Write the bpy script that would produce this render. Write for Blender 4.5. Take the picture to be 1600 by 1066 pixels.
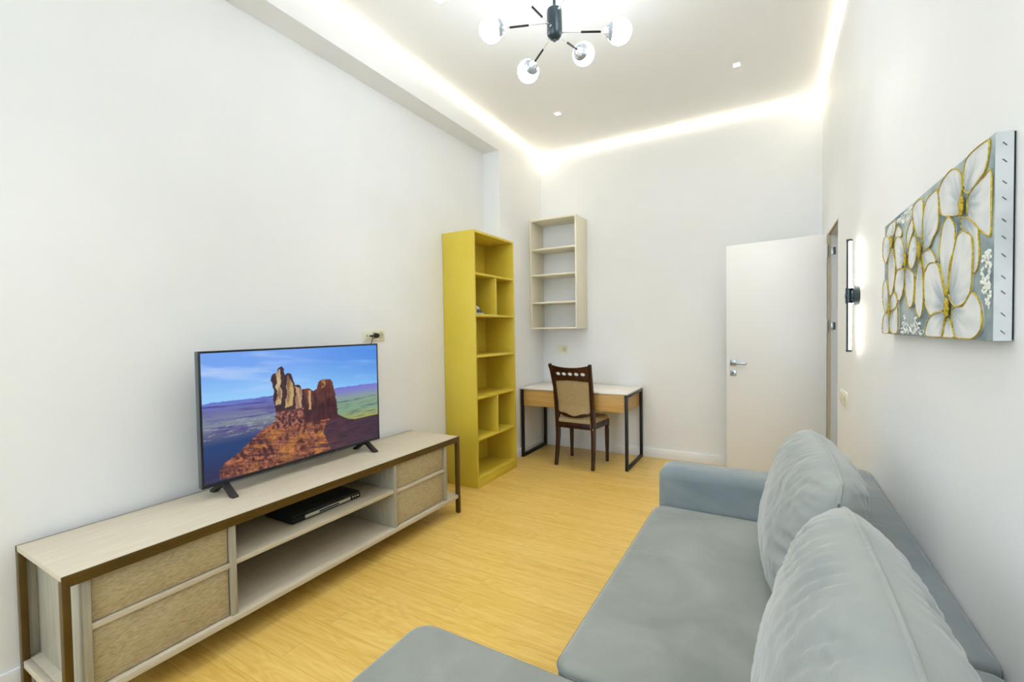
import bpy, bmesh, math, random
from mathutils import Vector, Matrix, noise
random.seed(7)
PI = math.pi
for o in list(bpy.data.objects): bpy.data.objects.remove(o)
scn = bpy.context.scene
C = scn.collection

# ------------------------------------------------------------------ camera
cd = bpy.data.cameras.new('camera'); cam = bpy.data.objects.new('camera', cd); C.objects.link(cam)
cd.sensor_fit = 'HORIZONTAL'; cd.sensor_width = 36; cd.lens = 705.0/1600*36; cd.clip_start = .02
F_ = Vector((-0.49645628, 0.86767326, -0.02596687)); R_ = Vector((0.86806152, 0.49621363, -0.01553154))
U_ = R_.cross(F_)
cam.matrix_world = Matrix(((R_.x, U_.x, -F_.x, 2.54637913), (R_.y, U_.y, -F_.y, 0.00172068), (R_.z, U_.z, -F_.z, 1.38296549), (0, 0, 0, 1)))
scn.camera = cam
# ------------------------------------------------------------------ view and world
vs = scn.view_settings
vs.view_transform = 'Standard'; vs.look = 'None'; vs.gamma = 1; vs.use_curve_mapping = False
vs.exposure = 1.62
world = bpy.data.worlds.new('daylight'); scn.world = world; world.use_nodes = True
bg = world.node_tree.nodes['Background']; bg.inputs[0].default_value = (0.74, 0.88, 1.0, 1); bg.inputs[1].default_value = 2.3

LED_E, BALL_E, SPOT_E, WALL_LED_E, SCREEN_E = 6.6, 8.6, 22.0, 7.5, 0.345

DOWN_W = 12.0
# room dimensions (metres): x across, y away from the window end, z up
W, D, H, YB = 2.949, 4.874, 3.409, -2.5
PIER, PY, BEAM = .188, 3.915, 3.177

# ------------------------------------------------------------------ materials
def lin(c):
    c = [x/255 for x in c]
    return tuple((x/12.92 if x <= .04045 else ((x+.055)/1.055)**2.4) for x in c) + (1,)
def mat(name, col, rough=.5, metal=0, **k):
    m = bpy.data.materials.new(name); m.use_nodes = True
    b = m.node_tree.nodes['Principled BSDF']
    b.inputs['Base Color'].default_value = lin(col); b.inputs['Roughness'].default_value = rough
    b.inputs['Metallic'].default_value = metal
    for a, v in k.items(): b.inputs[a.replace('_', ' ')].default_value = v
    return m
def nodes(m): return m.node_tree.nodes, m.node_tree.links, m.node_tree.nodes['Principled BSDF']
def mottled(name, c1, c2, scale=(1, 1, 1), rough=.5, bump=0, detail=4, metal=0, lo=.35, hi=.65, nscale=1., bump_scale=None, **k):
    m = mat(name, c1, rough, metal, **k); n, l, b = nodes(m)
    tc = n.new('ShaderNodeTexCoord'); mp = n.new('ShaderNodeMapping'); mp.inputs['Scale'].default_value = scale
    no = n.new('ShaderNodeTexNoise'); no.inputs['Scale'].default_value = nscale; no.inputs['Detail'].default_value = detail
    r = n.new('ShaderNodeValToRGB'); r.color_ramp.elements[0].color = lin(c1); r.color_ramp.elements[1].color = lin(c2)
    r.color_ramp.elements[0].position = lo; r.color_ramp.elements[1].position = hi
    l.new(tc.outputs['Object'], mp.inputs[0]); l.new(mp.outputs[0], no.inputs[0]); l.new(no.outputs[0], r.inputs[0]); l.new(r.outputs[0], b.inputs['Base Color'])
    if bump:
        bp = n.new('ShaderNodeBump'); bp.inputs['Strength'].default_value = bump; bp.inputs['Distance'].default_value = .002
        l.new(no.outputs[0], bp.inputs['Height']); l.new(bp.outputs[0], b.inputs['Normal'])
    return m
def emitter(name, col, strength):
    m = bpy.data.materials.new(name); m.use_nodes = True; n = m.node_tree.nodes; l = m.node_tree.links
    n.clear(); e = n.new('ShaderNodeEmission'); o = n.new('ShaderNodeOutputMaterial')
    e.inputs[0].default_value = lin(col); e.inputs[1].default_value = strength; l.new(e.outputs[0], o.inputs[0]); return m

M = {}
M['wall'] = mottled('white_paint', (238, 239, 240), (240, 241, 242), (3, 3, 3), .6)
M['ceiling'] = mat('stretch_ceiling', (248, 248, 248), .35)
M['trim'] = mat('white_trim', (240, 241, 243), .35)
M['door'] = mat('door_white', (238, 238, 238), .35)
M['jamb'] = mat('jamb_white', (236, 236, 236), .4)
M['rebate_shade'] = mat('beige_rebate_shade', (206, 190, 154), .6)  # beige tone of the jamb's shadow side
M['steel'] = mat('brushed_steel', (176, 182, 190), .3, .9)
M['chrome'] = mat('chrome', (225, 228, 232), .12, 1)
M['gunmetal'] = mat('gunmetal', (66, 78, 84), .3, .75)
M['black'] = mat('black_plastic', (14, 15, 17), .35)
M['blackmetal'] = mat('black_metal', (20, 21, 24), .4, .2)
M['mustard'] = mottled('mustard_board', (214, 189, 60), (220, 196, 70), (2, 2, 2), .42)
M['cream'] = mat('cream_board', (236, 229, 208), .45)
M['socket'] = mat('ivory_plastic', (233, 230, 208), .35)
M['socket_dark'] = mat('ivory_shade', (206, 200, 160), .4)
M['pin'] = mat('pin_hole', (60, 58, 45), .5)
M['ball'] = emitter('lit_opal_glass', (236, 247, 255), BALL_E)
M['led'] = emitter('warm_led', (255, 243, 214), LED_E)
M['spot'] = emitter('downlight_led', (255, 246, 228), SPOT_E)
M['wallled'] = emitter('wall_led', (255, 247, 226), WALL_LED_E)
M['bronze'] = mottled('bronze_metal', (84, 62, 14), (96, 73, 22), (6, 6, 6), .4, metal=.25)
M['white_top'] = mat('white_laminate', (238, 232, 224), .3)
M['oak'] = mottled('honey_oak', (196, 154, 84), (212, 172, 100), (2, 40, 40), .45, bump=.1, nscale=1.5)
M['walnut'] = mottled('dark_walnut', (46, 22, 12), (64, 32, 18), (30, 30, 3), .25, nscale=1.2)
M['beige_fabric'] = mottled('beige_upholstery', (172, 150, 108), (180, 159, 118), (60, 60, 60), .8, bump=.06)
M['ornament'] = mat('grey_ornament', (178, 184, 192), .25)
M['ornament_dark'] = mat('dark_ornament', (70, 74, 86), .3)
M['silver'] = mat('silver_front', (205, 202, 186), .3, .5)
M['display'] = mat('black_gloss', (10, 16, 18), .1)
M['player'] = mottled('player_casing', (40, 46, 50), (48, 54, 58), (9, 9, 9), .35, metal=.3)
M['bezel'] = mat('tv_bezel', (26, 27, 30), .28)
M['tvside'] = mat('tv_grey_side', (92, 100, 104), .35, .4)

def washed_wood(name, c1, c2, axis_scale, bump=.25, spread=(.3, .7)):
    m = mat(name, c1, .55); n, l, b = nodes(m)
    tc = n.new('ShaderNodeTexCoord'); mp = n.new('ShaderNodeMapping'); mp.inputs['Scale'].default_value = axis_scale
    no = n.new('ShaderNodeTexNoise'); no.inputs['Scale'].default_value = 1.; no.inputs['Detail'].default_value = 6; no.inputs['Roughness'].default_value = .62
    n2 = n.new('ShaderNodeTexNoise'); n2.inputs['Scale'].default_value = 2.2; n2.inputs['Detail'].default_value = 2
    mx = n.new('ShaderNodeMath'); mx.operation = 'MULTIPLY_ADD'; mx.inputs[1].default_value = .25
    r = n.new('ShaderNodeValToRGB'); r.color_ramp.elements[0].color = lin(c1); r.color_ramp.elements[1].color = lin(c2)
    r.color_ramp.elements[0].position = spread[0]+.12; r.color_ramp.elements[1].position = spread[1]+.12
    l.new(tc.outputs['Object'], mp.inputs[0]); l.new(mp.outputs[0], no.inputs[0]); l.new(tc.outputs['Object'], n2.inputs[0])
    l.new(n2.outputs[0], mx.inputs[0]); l.new(no.outputs[0], mx.inputs[2]); l.new(mx.outputs[0], r.inputs[0]); l.new(r.outputs[0], b.inputs['Base Color'])
    bp = n.new('ShaderNodeBump'); bp.inputs['Strength'].default_value = bump; bp.inputs['Distance'].default_value = .0015
    l.new(no.outputs[0], bp.inputs['Height']); l.new(bp.outputs[0], b.inputs['Normal'])
    return m
M['wood'] = washed_wood('grey_washed_oak', (194, 184, 163), (208, 198, 179), (60, 5, 60), .2)
M['wood_v_shaded'] = washed_wood('grey_washed_oak_shaded', (152, 148, 134), (180, 175, 158), (70, 70, 5))  # same oak for the uprights, their shade put into a darker colour
M['wood_drawer'] = washed_wood('rough_washed_oak', (156, 140, 106), (196, 182, 148), (110, 44, 230), .22, (.32, .66))

def velvet(name, c1, c2):
    m = mat(name, c1, .75, Sheen_Weight=.5, Sheen_Roughness=.4); n, l, b = nodes(m)
    b.inputs['Specular IOR Level'].default_value = .25
    tc = n.new('ShaderNodeTexCoord'); no = n.new('ShaderNodeTexNoise'); no.inputs['Scale'].default_value = 3.2; no.inputs['Detail'].default_value = 5; no.inputs['Distortion'].default_value = .7
    r = n.new('ShaderNodeValToRGB'); r.color_ramp.elements[0].color = lin(c1); r.color_ramp.elements[1].color = lin(c2)
    r.color_ramp.elements[0].position = .35; r.color_ramp.elements[1].position = .68
    l.new(tc.outputs['Object'], no.inputs[0]); l.new(no.outputs[0], r.inputs[0]); l.new(r.outputs[0], b.inputs['Base Color'])
    f = n.new('ShaderNodeTexNoise'); f.inputs['Scale'].default_value = 7; f.inputs['Detail'].default_value = 3; f.inputs['Distortion'].default_value = 1.2
    bp = n.new('ShaderNodeBump'); bp.inputs['Strength'].default_value = .35; bp.inputs['Distance'].default_value = .012
    l.new(tc.outputs['Object'], f.inputs[0]); l.new(f.outputs[0], bp.inputs['Height']); l.new(bp.outputs[0], b.inputs['Normal'])
    return m
M['velvet'] = velvet('blue_grey_velvet', (128, 133, 128), (147, 151, 146))
M['velvet_shaded'] = velvet('blue_grey_velvet_shaded', (124, 136, 142), (142, 150, 151))  # upright sofa parts: bluish shade mixed into the velvet colour
M['cushion'] = velvet('pale_blue_grey_velvet', (144, 151, 151), (162, 167, 162))
M['piping'] = mat('grey_piping', (112, 126, 132), .8)

def floor_material():
    m = mat('oak_laminate', (225, 185, 110), .34); n, l, b = nodes(m)
    tc = n.new('ShaderNodeTexCoord'); mp = n.new('ShaderNodeMapping'); mp.inputs['Location'].default_value = (.02, -1.871+.1225*20, 0)
    l.new(tc.outputs['Object'], mp.inputs[0])
    br = n.new('ShaderNodeTexBrick'); br.offset = .37; br.offset_frequency = 2
    br.inputs['Scale'].default_value = 1; br.inputs['Brick Width'].default_value = 1.2; br.inputs['Row Height'].default_value = .1225
    br.inputs['Mortar Size'].default_value = .0009; br.inputs['Mortar Smooth'].default_value = .3
    br.inputs['Color1'].default_value = (0, 0, 0, 1); br.inputs['Color2'].default_value = (1, 1, 1, 1); br.inputs['Mortar'].default_value = (.5, .5, .5, 1)
    l.new(mp.outputs[0], br.inputs[0])
    # shift the grain per plank
    sh = n.new('ShaderNodeVectorMath'); sh.operation = 'MULTIPLY_ADD'; sh.inputs[1].default_value = (7, 3, 5)
    l.new(br.outputs['Color'], sh.inputs[0]); l.new(mp.outputs[0], sh.inputs[2])
    g = n.new('ShaderNodeMapping'); g.inputs['Scale'].default_value = (2.2, 42, 1); l.new(sh.outputs[0], g.inputs[0])
    no = n.new('ShaderNodeTexNoise'); no.inputs['Scale'].default_value = 1; no.inputs['Detail'].default_value = 6; no.inputs['Distortion'].default_value = .5; l.new(g.outputs[0], no.inputs[0])
    g2 = n.new('ShaderNodeMapping'); g2.inputs['Scale'].default_value = (.9, 7, 1); l.new(sh.outputs[0], g2.inputs[0])
    wv = n.new('ShaderNodeTexNoise'); wv.inputs['Scale'].default_value = 1.4; wv.inputs['Detail'].default_value = 2; l.new(g2.outputs[0], wv.inputs[0])
    # contour rings of the slow noise read as cathedral grain
    rg = n.new('ShaderNodeMath'); rg.operation = 'MULTIPLY'; rg.inputs[1].default_value = 95; l.new(wv.outputs[0], rg.inputs[0])
    sn = n.new('ShaderNodeMath'); sn.operation = 'SINE'; l.new(rg.outputs[0], sn.inputs[0])
    ad = n.new('ShaderNodeMath'); ad.operation = 'MULTIPLY_ADD'; ad.inputs[1].default_value = .10; l.new(sn.outputs[0], ad.inputs[0]); l.new(no.outputs[0], ad.inputs[2])
    ad2 = n.new('ShaderNodeMath'); ad2.operation = 'MULTIPLY_ADD'; ad2.inputs[1].default_value = .16; l.new(br.outputs['Color'], ad2.inputs[0]); l.new(ad.outputs[0], ad2.inputs[2])
    r = n.new('ShaderNodeValToRGB'); e = r.color_ramp.elements
    e[0].position = .25; e[0].color = lin((208, 168, 78)); e[1].position = .85; e[1].color = lin((230, 198, 114))
    x = r.color_ramp.elements.new(.52); x.color = lin((221, 184, 96))
    l.new(ad2.outputs[0], r.inputs[0])
    mx = n.new('ShaderNodeMix'); mx.data_type = 'RGBA'; mx.inputs[7].default_value = lin((186, 142, 66))
    l.new(br.outputs['Fac'], mx.inputs[0]); l.new(r.outputs[0], mx.inputs[6]); l.new(mx.outputs[2], b.inputs['Base Color'])
    bp = n.new('ShaderNodeBump'); bp.inputs['Strength'].default_value = .12; bp.inputs['Distance'].default_value = .001
    l.new(ad.outputs[0], bp.inputs['Height']); l.new(bp.outputs[0], b.inputs['Normal'])
    return m
M['floor'] = floor_material()

# ------------------------------------------------------------------ mesh helpers
class MB:
    def __init__(s): s.bm = bmesh.new()
    def box(s, x0, x1, y0, y1, z0, z1, bev=0, seg=2, rot=None):
        t = bmesh.new(); bmesh.ops.create_cube(t, size=1)
        for v in t.verts: v.co = Vector(((x0+x1)/2+v.co.x*(x1-x0), (y0+y1)/2+v.co.y*(y1-y0), (z0+z1)/2+v.co.z*(z1-z0)))
        if bev: bmesh.ops.bevel(t, geom=list(t.edges), offset=bev, segments=seg, profile=.5, affect='EDGES', clamp_overlap=True)
        if rot: bmesh.ops.transform(t, matrix=rot, verts=t.verts)
        return s.add(t)
    def add(s, t):
        me = bpy.data.meshes.new('t'); t.to_mesh(me); t.free(); s.bm.from_mesh(me); bpy.data.meshes.remove(me); return s
    def cyl(s, p0, p1, r, r2=None, n=20, caps=True):
        p0, p1 = Vector(p0), Vector(p1); t = bmesh.new(); d = p1-p0
        bmesh.ops.create_cone(t, cap_ends=caps, segments=n, radius1=r, radius2=r if r2 is None else r2, depth=d.length)
        q = d.to_track_quat('Z', 'Y').to_matrix().to_4x4()
        bmesh.ops.transform(t, matrix=Matrix.Translation((p0+p1)/2) @ q, verts=t.verts); return s.add(t)
    def lathe(s, prof, origin=(0, 0, 0), axis=(0, 0, 1), n=24):
        t = bmesh.new(); q = Vector(axis).to_track_quat('Z', 'Y').to_matrix(); o = Vector(origin); rings = []
        for r, z in prof:
            if r < 1e-6: rings.append([t.verts.new(o + q @ Vector((0, 0, z)))])
            else: rings.append([t.verts.new(o + q @ Vector((r*math.cos(2*PI*i/n), r*math.sin(2*PI*i/n), z))) for i in range(n)])
        for a, b in zip(rings, rings[1:]):
            for i in range(n):
                j = (i+1) % n
                if len(a) == 1 and len(b) == 1: continue
                if len(a) == 1: t.faces.new((a[0], b[i], b[j]))
                elif len(b) == 1: t.faces.new((a[i], a[j], b[0]))
                else: t.faces.new((a[i], a[j], b[j], b[i]))
        bmesh.ops.recalc_face_normals(t, faces=t.faces); return s.add(t)
    def sphere(s, c, r, sc=(1, 1, 1), n=32):
        t = bmesh.new(); bmesh.ops.create_uvsphere(t, u_segments=n, v_segments=n//2, radius=r)
        bmesh.ops.transform(t, matrix=Matrix.Translation(c) @ Matrix.Diagonal((*sc, 1)), verts=t.verts); return s.add(t)
    def sweep(s, pts, w, h=None, n=10, closed=False, up=(0, 0, 1), square=False):
        """a tube (w, h radii, may be lists) or a square bar along points"""
        t = bmesh.new(); P = [Vector(p) for p in pts]; N = len(P); rings = []
        m = 4 if square else n
        for i, p in enumerate(P):
            a = P[i-1] if (i or closed) else P[0]; b = P[(i+1) % N] if (i < N-1 or closed) else P[-1]
            d = (b-a).normalized(); u = Vector(up)
            if abs(d.dot(u)) > .95: u = Vector((0, 1, 0)) if abs(d.y) < .9 else Vector((1, 0, 0))
            sx = d.cross(u).normalized(); uz = sx.cross(d).normalized()
            ww = w[i] if isinstance(w, (list, tuple)) else w; hh = ww if h is None else (h[i] if isinstance(h, (list, tuple)) else h)
            if square: off = [(-1, -1), (1, -1), (1, 1), (-1, 1)]
            else: off = [(math.cos(2*PI*k/m), math.sin(2*PI*k/m)) for k in range(m)]
            rings.append([t.verts.new(p + sx*ww*x + uz*hh*y) for x, y in off])
        for i in range(N if closed else N-1):
            a, b = rings[i], rings[(i+1) % N]
            for k in range(m): t.faces.new((a[k], a[(k+1) % m], b[(k+1) % m], b[k]))
        if not closed: t.faces.new(rings[0]); t.faces.new(rings[-1])
        bmesh.ops.recalc_face_normals(t, faces=t.faces)
        if square and not closed:
            es = [e for e in t.edges if len(e.link_faces) == 2 and e.calc_face_angle(0) > .6]
            bmesh.ops.bevel(t, geom=es, offset=min(.004, (min(w) if isinstance(w, (list, tuple)) else w)*.35), segments=2, affect='EDGES', profile=.5)
        return s.add(t)
    def prism(s, poly, axis, a, b, bev=0):
        """extrude a 2D polygon along axis from a to b"""
        t = bmesh.new(); i = 'xyz'.index(axis)
        def P(q, h): l = list(q); l.insert(i, h); return l
        lo = [t.verts.new(P(q, a)) for q in poly]; hi = [t.verts.new(P(q, b)) for q in poly]
        t.faces.new(lo); t.faces.new(hi); n = len(poly)
        for k in range(n): t.faces.new((lo[k], lo[(k+1) % n], hi[(k+1) % n], hi[k]))
        bmesh.ops.recalc_face_normals(t, faces=t.faces)
        if bev: bmesh.ops.bevel(t, geom=list(t.edges), offset=bev, segments=2, profile=.5, affect='EDGES')
        return s.add(t)
    def build(s, name, m, parent=None, origin=None, smooth=True, ang=35):
        if origin is None: origin = (0, 0, 0)
        if parent is not None and getattr(s, 'world', True) and not parent.get('_local'): origin = ORG[parent.name]
        me = bpy.data.meshes.new(name); o_ = Vector(origin)
        for v in s.bm.verts: v.co -= o_
        if smooth:
            for f in s.bm.faces: f.smooth = True
            for e in s.bm.edges:
                if len(e.link_faces) == 2 and e.calc_face_angle(0) > math.radians(ang): e.smooth = False
        s.bm.to_mesh(me); s.bm.free()
        o = bpy.data.objects.new(name, me); C.objects.link(o)
        if m is not None: me.materials.append(M[m] if isinstance(m, str) else m)
        if parent is not None: o.parent = parent; ORG[o.name] = ORG[parent.name]
        else: o.location = origin; ORG[o.name] = tuple(origin)
        return o
ORG = {}
def thing(name, label, cat, loc=(0, 0, 0), group=None, rz=0):
    o = bpy.data.objects.new(name, None); C.objects.link(o); o.empty_display_size = .1
    o.location = loc; o.rotation_euler = (0, 0, rz); o['label'] = label; o['category'] = cat
    if group: o['group'] = group
    ORG[o.name] = tuple(loc) if rz == 0 else (0, 0, 0)
    return o
def tag(o, label, cat, group=None):
    o['label'] = label; o['category'] = cat
    if group: o['group'] = group
    return o
def struct(o, label=None, cat=None):
    o['kind'] = 'structure'
    if label: o['label'] = label
    return o
def box(name, b, m, parent=None, bev=.0015, seg=2, origin=None):
    return MB().box(*b, bev=bev, seg=seg).build(name, m, parent, origin)

# ------------------------------------------------------------------ the room
T = .15
DY0, DY1, DH = 3.764, 4.44, 2.125            # doorway in the right wall
struct(box('floor', (-T, W+1.6, YB-T, D+T, -.1, 0), 'floor', bev=0))
struct(box('ceiling', (-T, W+1.6, YB-T, D+T, H, H+.12), 'ceiling', bev=0))
w = MB().box(-T, 0, YB, D+T, 0, H).box(0, PIER, PY, D, 0, H).box(0, PIER, YB, PY, BEAM, H)
struct(w.build('wall_left', 'wall', smooth=False))
struct(MB().box(-T, W+1.6, D, D+T, 0, H).build('wall_far', 'wall', smooth=False))
w = MB().box(W, W+T, YB, DY0, 0, H).box(W, W+T, DY0, DY1, DH, H).box(W, W+T, DY1, D, 0, H)
struct(w.build('wall_right', 'wall', smooth=False))
# window end behind the viewpoint, unseen and added for the room's daylight
WX0, WX1, WZ0, WZ1 = .15, 2.0, .7, 2.85
w = MB().box(-T, WX0, YB-T, YB, 0, H).box(WX1, W+1.6, YB-T, YB, 0, H).box(WX0, WX1, YB-T, YB, 0, WZ0).box(WX0, WX1, YB-T, YB, WZ1, H)
struct(w.build('wall_back', 'wall', smooth=False))
# unseen walls beyond the doorway, added to keep sky light from leaking in
struct(MB().box(W+1.5, W+1.6, YB, D, 0, H).box(W+T, W+1.5, 2.2, 2.3, 0, H).build('wall_light_block', 'wall', smooth=False))
win = bpy.data.objects.new('window_1', None); C.objects.link(win); win.location = ((WX0+WX1)/2, YB-.07, WZ0); ORG['window_1'] = tuple(win.location); struct(win)
f = MB()
for x in (WX0, (WX0+WX1)/2-.03, WX1-.06): f.box(x, x+.06, YB-.11, YB-.04, WZ0, WZ1, bev=.004)
for z in (WZ0, WZ1-.06): f.box(WX0, WX1, YB-.11, YB-.04, z, z+.06, bev=.004)
f.build('window_frame', 'trim', win)
box('window_sill', (WX0, WX1, YB-.04, YB+.14, WZ0-.03, WZ0), 'trim', win, .004)

# baseboards
def bb(name, poly, axis, a, b): struct(MB().prism(poly, axis, a, b).build(name, 'trim'))
hb, tb = .098, .014
struct(MB().box(0, tb, YB, 3.21, 0, hb, bev=.003).box(PIER, PIER+tb, PY+.006, D, 0, hb, bev=.003).build('baseboard_left', 'trim'))
struct(MB().box(PIER, W, D-tb, D, 0, hb, bev=.003).build('baseboard_far', 'trim'))
struct(MB().box(W-tb, W, YB, DY0, 0, hb, bev=.003).box(W-tb, W, DY1+.02, D, 0, hb, bev=.003).build('baseboard_right', 'trim'))

# perimeter LED profiles in the slot round the ceiling
def led(name, b, label):
    o = box(name, b, 'led', bev=0, origin=((b[0]+b[1])/2, (b[2]+b[3])/2, b[4])); tag(o, label, 'light strip', 'glowing strips around the ceiling edge'); return o
q, hq = .013, .013
led('light_strip', (PIER, PIER+q, YB, D-q, H-hq, H-.0005), 'glowing warm light strip along the ceiling edge above the left wall')
led('light_strip', (PIER, W, D-q, D, H-hq, H-.0005), 'glowing warm light strip along the ceiling edge of the far wall')
led('light_strip', (W-q, W, YB, D-q, H-hq, H-.0005), 'glowing warm light strip along the ceiling edge above the right wall')

# downlights; the last three are out of view, added to brighten the room
DL = [(.811, 3.965, 'small square ceiling downlight in the far left corner, beyond the pendant lamp'), (2.323, 3.965, 'small square ceiling downlight nearest the door'),
      (.796, 2.244, 'small square ceiling downlight at the top edge of the picture, left of the pendant lamp'), (2.323, 2.244, 'unseen square ceiling downlight added for light above the far end of the sofa'),
      (.796, .52, 'unseen square ceiling downlight added for light above the near end of the television stand'), (2.323, .52, 'unseen square ceiling downlight added for light above the near end of the sofa')]
for x, y, lab in DL:
    t = thing('ceiling_downlight', lab, 'downlight', (x, y, H), 'recessed square ceiling downlights')
    f = MB()
    for a in ((x-.031, x-.022, y-.031, y+.031), (x+.022, x+.031, y-.031, y+.031), (x-.022, x+.022, y-.031, y-.022), (x-.022, x+.022, y+.022, y+.031)): f.box(*a, H-.006, H, bev=.001)
    f.build('frame', 'trim', t)
    box('lens', (x-.022, x+.022, y-.022, y+.022, H-.005, H-.001), 'spot', t, 0)
    sl = bpy.data.lights.new('downlight_lamp', 'SPOT'); sl.energy = DOWN_W; sl.spot_size = math.radians(78); sl.spot_blend = 1; sl.shadow_soft_size = .03; sl.color = (1, .96, .88)
    sp = bpy.data.objects.new('downlight_lamp', sl); C.objects.link(sp); sp.parent = t; sp.location = (0, 0, -.04)

# ------------------------------------------------------------------ door leaf, hinges, jamb
d = bpy.data.objects.new('door_1', None); C.objects.link(d); struct(d); d['label'] = 'white interior door standing open against the far wall'
HX, HY = W-.006, 4.41
d.location = (HX, HY, 0); ang = math.atan2(4.547-HY, 2.201-HX); d.rotation_euler = (0, 0, ang-PI); ORG['door_1'] = (0, 0, 0)
L = math.hypot(4.547-HY, 2.201-HX)
box('door_leaf', (-L, 0, 0, .04, .008, 2.106), 'door', d, .002)
h = MB(); h.box(-L+.03, -L+.082, -.008, 0, 1.022, 1.074, bev=.002).cyl((-L+.056, -.008, 1.048), (-L+.056, -.045, 1.048), .009)
h.box(-L+.047, -L+.175, -.052, -.038, 1.038, 1.058, bev=.004).build('door_handle', 'steel', d)
h = MB(); h.box(-L+.03, -L+.082, -.006, 0, .93, .982, bev=.002); lk = h.build('lock_plate', 'steel', d)
MB().cyl((-L+.056, -.0065, .962), (-L+.056, -.009, .962), .006).box(-L+.053, -L+.059, -.009, -.0065, .944, .96).build('keyhole', 'black', lk)
for z in (.3, 1.37, 1.97):
    MB().cyl((.004, -.004, z-.05), (.004, -.004, z+.05), .005).box(.0, .003, 0, .03, z-.045, z+.045, bev=.0005).build('hinge', 'steel', d)
j = bpy.data.objects.new('trim_1', None); C.objects.link(j); struct(j); j.location = (W+.07, DY0, 0); ORG['trim_1'] = tuple(j.location)
MB().box(W-.001, W+T, DY1-.02, DY1, 0, DH-.02).box(W-.001, W+T, DY0, DY0+.02, 0, DH-.02).box(W-.001, W+T, DY0, DY1, DH-.02, DH).build('jamb', 'jamb', j, smooth=False)
MB().box(W+.002, W+.02, DY1-.024, DY1-.02, 0, DH-.02).box(W+.002, W+.02, DY0, DY1, DH-.024, DH-.02).build('rebate_shade', 'rebate_shade', j, smooth=False)  # beige strips painting in the shaded rebate of the jamb
for z in (1.37, 1.97):
    MB().box(W+.022, W+.05, DY1-.026, DY1-.0205, z-.03, z+.03, bev=.002).build('hinge_plate', 'steel', j)

# ------------------------------------------------------------------ sockets and switch
def socket_plate(name, axis, pos, wd, hh, label, cat, kinds, tilt=0):
    """axis: '+x' faces +x (left wall), '-y' far wall, '-x' right wall; built flat then turned"""
    t = thing(name, label, cat, pos, rz=1e-9); t['_local'] = 1
    t.rotation_euler = (0, 0, {'-y': 0, '+x': PI/2, '-x': -PI/2}[axis])
    MB().box(-wd/2, wd/2, -.009, 0, -hh/2, hh/2, bev=.003, seg=3).build('plate', 'socket', t)
    n = len(kinds); cw = (wd-.02)/n
    for i, k in enumerate(kinds):
        cx = -wd/2+.01+cw*(i+.5); e = min(cw, hh-.02)*.47
        if k == 'socket':
            p = MB().lathe([(0, -.011), (.019, -.011), (.02, -.0125), (.023, -.013), (.0255, -.012), (.026, -.009)], (cx, 0, 0), (0, 1, 0), 28)
            s = p.build('socket_insert', 'socket_dark', t)
            MB().cyl((cx-.0095, -.0115, 0), (cx-.0095, -.0105, 0), .003).cyl((cx+.0095, -.0115, 0), (cx+.0095, -.0105, 0), .003).build('pin_holes', 'pin', s)
        elif k == 'jack':
            s = MB().box(cx-e, cx+e, -.0115, -.008, -e, e, bev=.001).build('aerial_insert', 'socket', t)
            MB().cyl((cx-.009, -.0135, 0), (cx-.009, -.011, 0), .004).build('pin_hole', 'pin', s)
        elif k == 'rocker':
            MB().box(cx-cw/2+.002, cx+cw/2-.002, -.013, -.008, -hh/2+.012, hh/2-.012, bev=.002).build('rocker', 'socket', t)
        elif k == 'blank':
            MB().box(cx-e, cx+e, -.0105, -.008, -e, e, bev=.001).build('blank_insert', 'socket', t)
    return t
del_local = []
socket_plate('wall_socket', '+x', (0, 2.391, 1.352), .208, .082, 'ivory triple wall outlet behind the television with a black plug and lead', 'socket', ['jack', 'socket', 'socket'])
socket_plate('wall_socket', '-y', (.438, D, 1.139), .13, .09, 'ivory wall outlet above the white desk', 'socket', ['blank', 'socket'])
socket_plate('light_switch', '-x', (W, 3.45, .925), .27, .09, 'ivory light switch plate low on the right wall beside the doorway', 'switch', ['rocker', 'rocker', 'socket'])
t = thing('television_lead', 'black plug and lead running from the wall outlet down behind the television', 'cable', (.02, 2.39, 1.35))
MB().lathe([(0, 0), (.015, 0), (.019, .006), (.019, .024), (.015, .034), (0, .036)], (.0125, 2.391, 1.352), (1, 0, 0)).build('plug', 'black', t)
MB().lathe([(0, 0), (.006, 0), (.007, .02), (.004, .026), (0, .027)], (.014, 2.345, 1.35), (1, 0, 0), 14).build('aerial_plug', 'black', t)
pts = [Vector((.038, 2.345, 1.35)), Vector((.05, 2.338, 1.335)), Vector((.052, 2.32, 1.30)), Vector((.055, 2.29, 1.24)), Vector((.06, 2.2, 1.12)), Vector((.09, 2.1, 1.0))]
MB().sweep(pts, .0028, n=8).build('lead', 'black', t)

# ------------------------------------------------------------------ television stand
X0, X1, Y0, Y1, ZT = .034, .51, .533, 2.739, .582
t = thing('television_stand', 'long low grey-washed wood television stand with bronze metal frame and open centre shelves', 'tv stand', ((X0+X1)/2, (Y0+Y1)/2, 0))
b = .024
box('tabletop', (X0+.004, X1-.006, Y0+.003, Y1-.003, ZT-.021, ZT), 'wood', t, .001)
f = MB()
f.box(X0, X0+.005, Y0, Y1, ZT-.022, ZT+.001, bev=.001)
f.box(X1-.006, X1, Y0, Y1, ZT-.021, ZT+.0005, bev=.001).box(X1-.03, X1, Y0+.022, Y1-.022, ZT-.040, ZT-.0215, bev=.001)
f.build('frame_rail', 'bronze', t)
for x in (X0, X1-.032):
    for y in (Y0, Y1-.022):
        MB().box(x, x+.032, y, y+.022, .004, ZT-.021, bev=.0015).box(x+.006, x+.026, y+.003, y+.019, 0, .004).build('leg', 'bronze', t)
box('bottom_shelf', (X0+.002, X1-.004, Y0+.022, Y1-.022, .116, .142), 'wood', t, .002)
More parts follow.
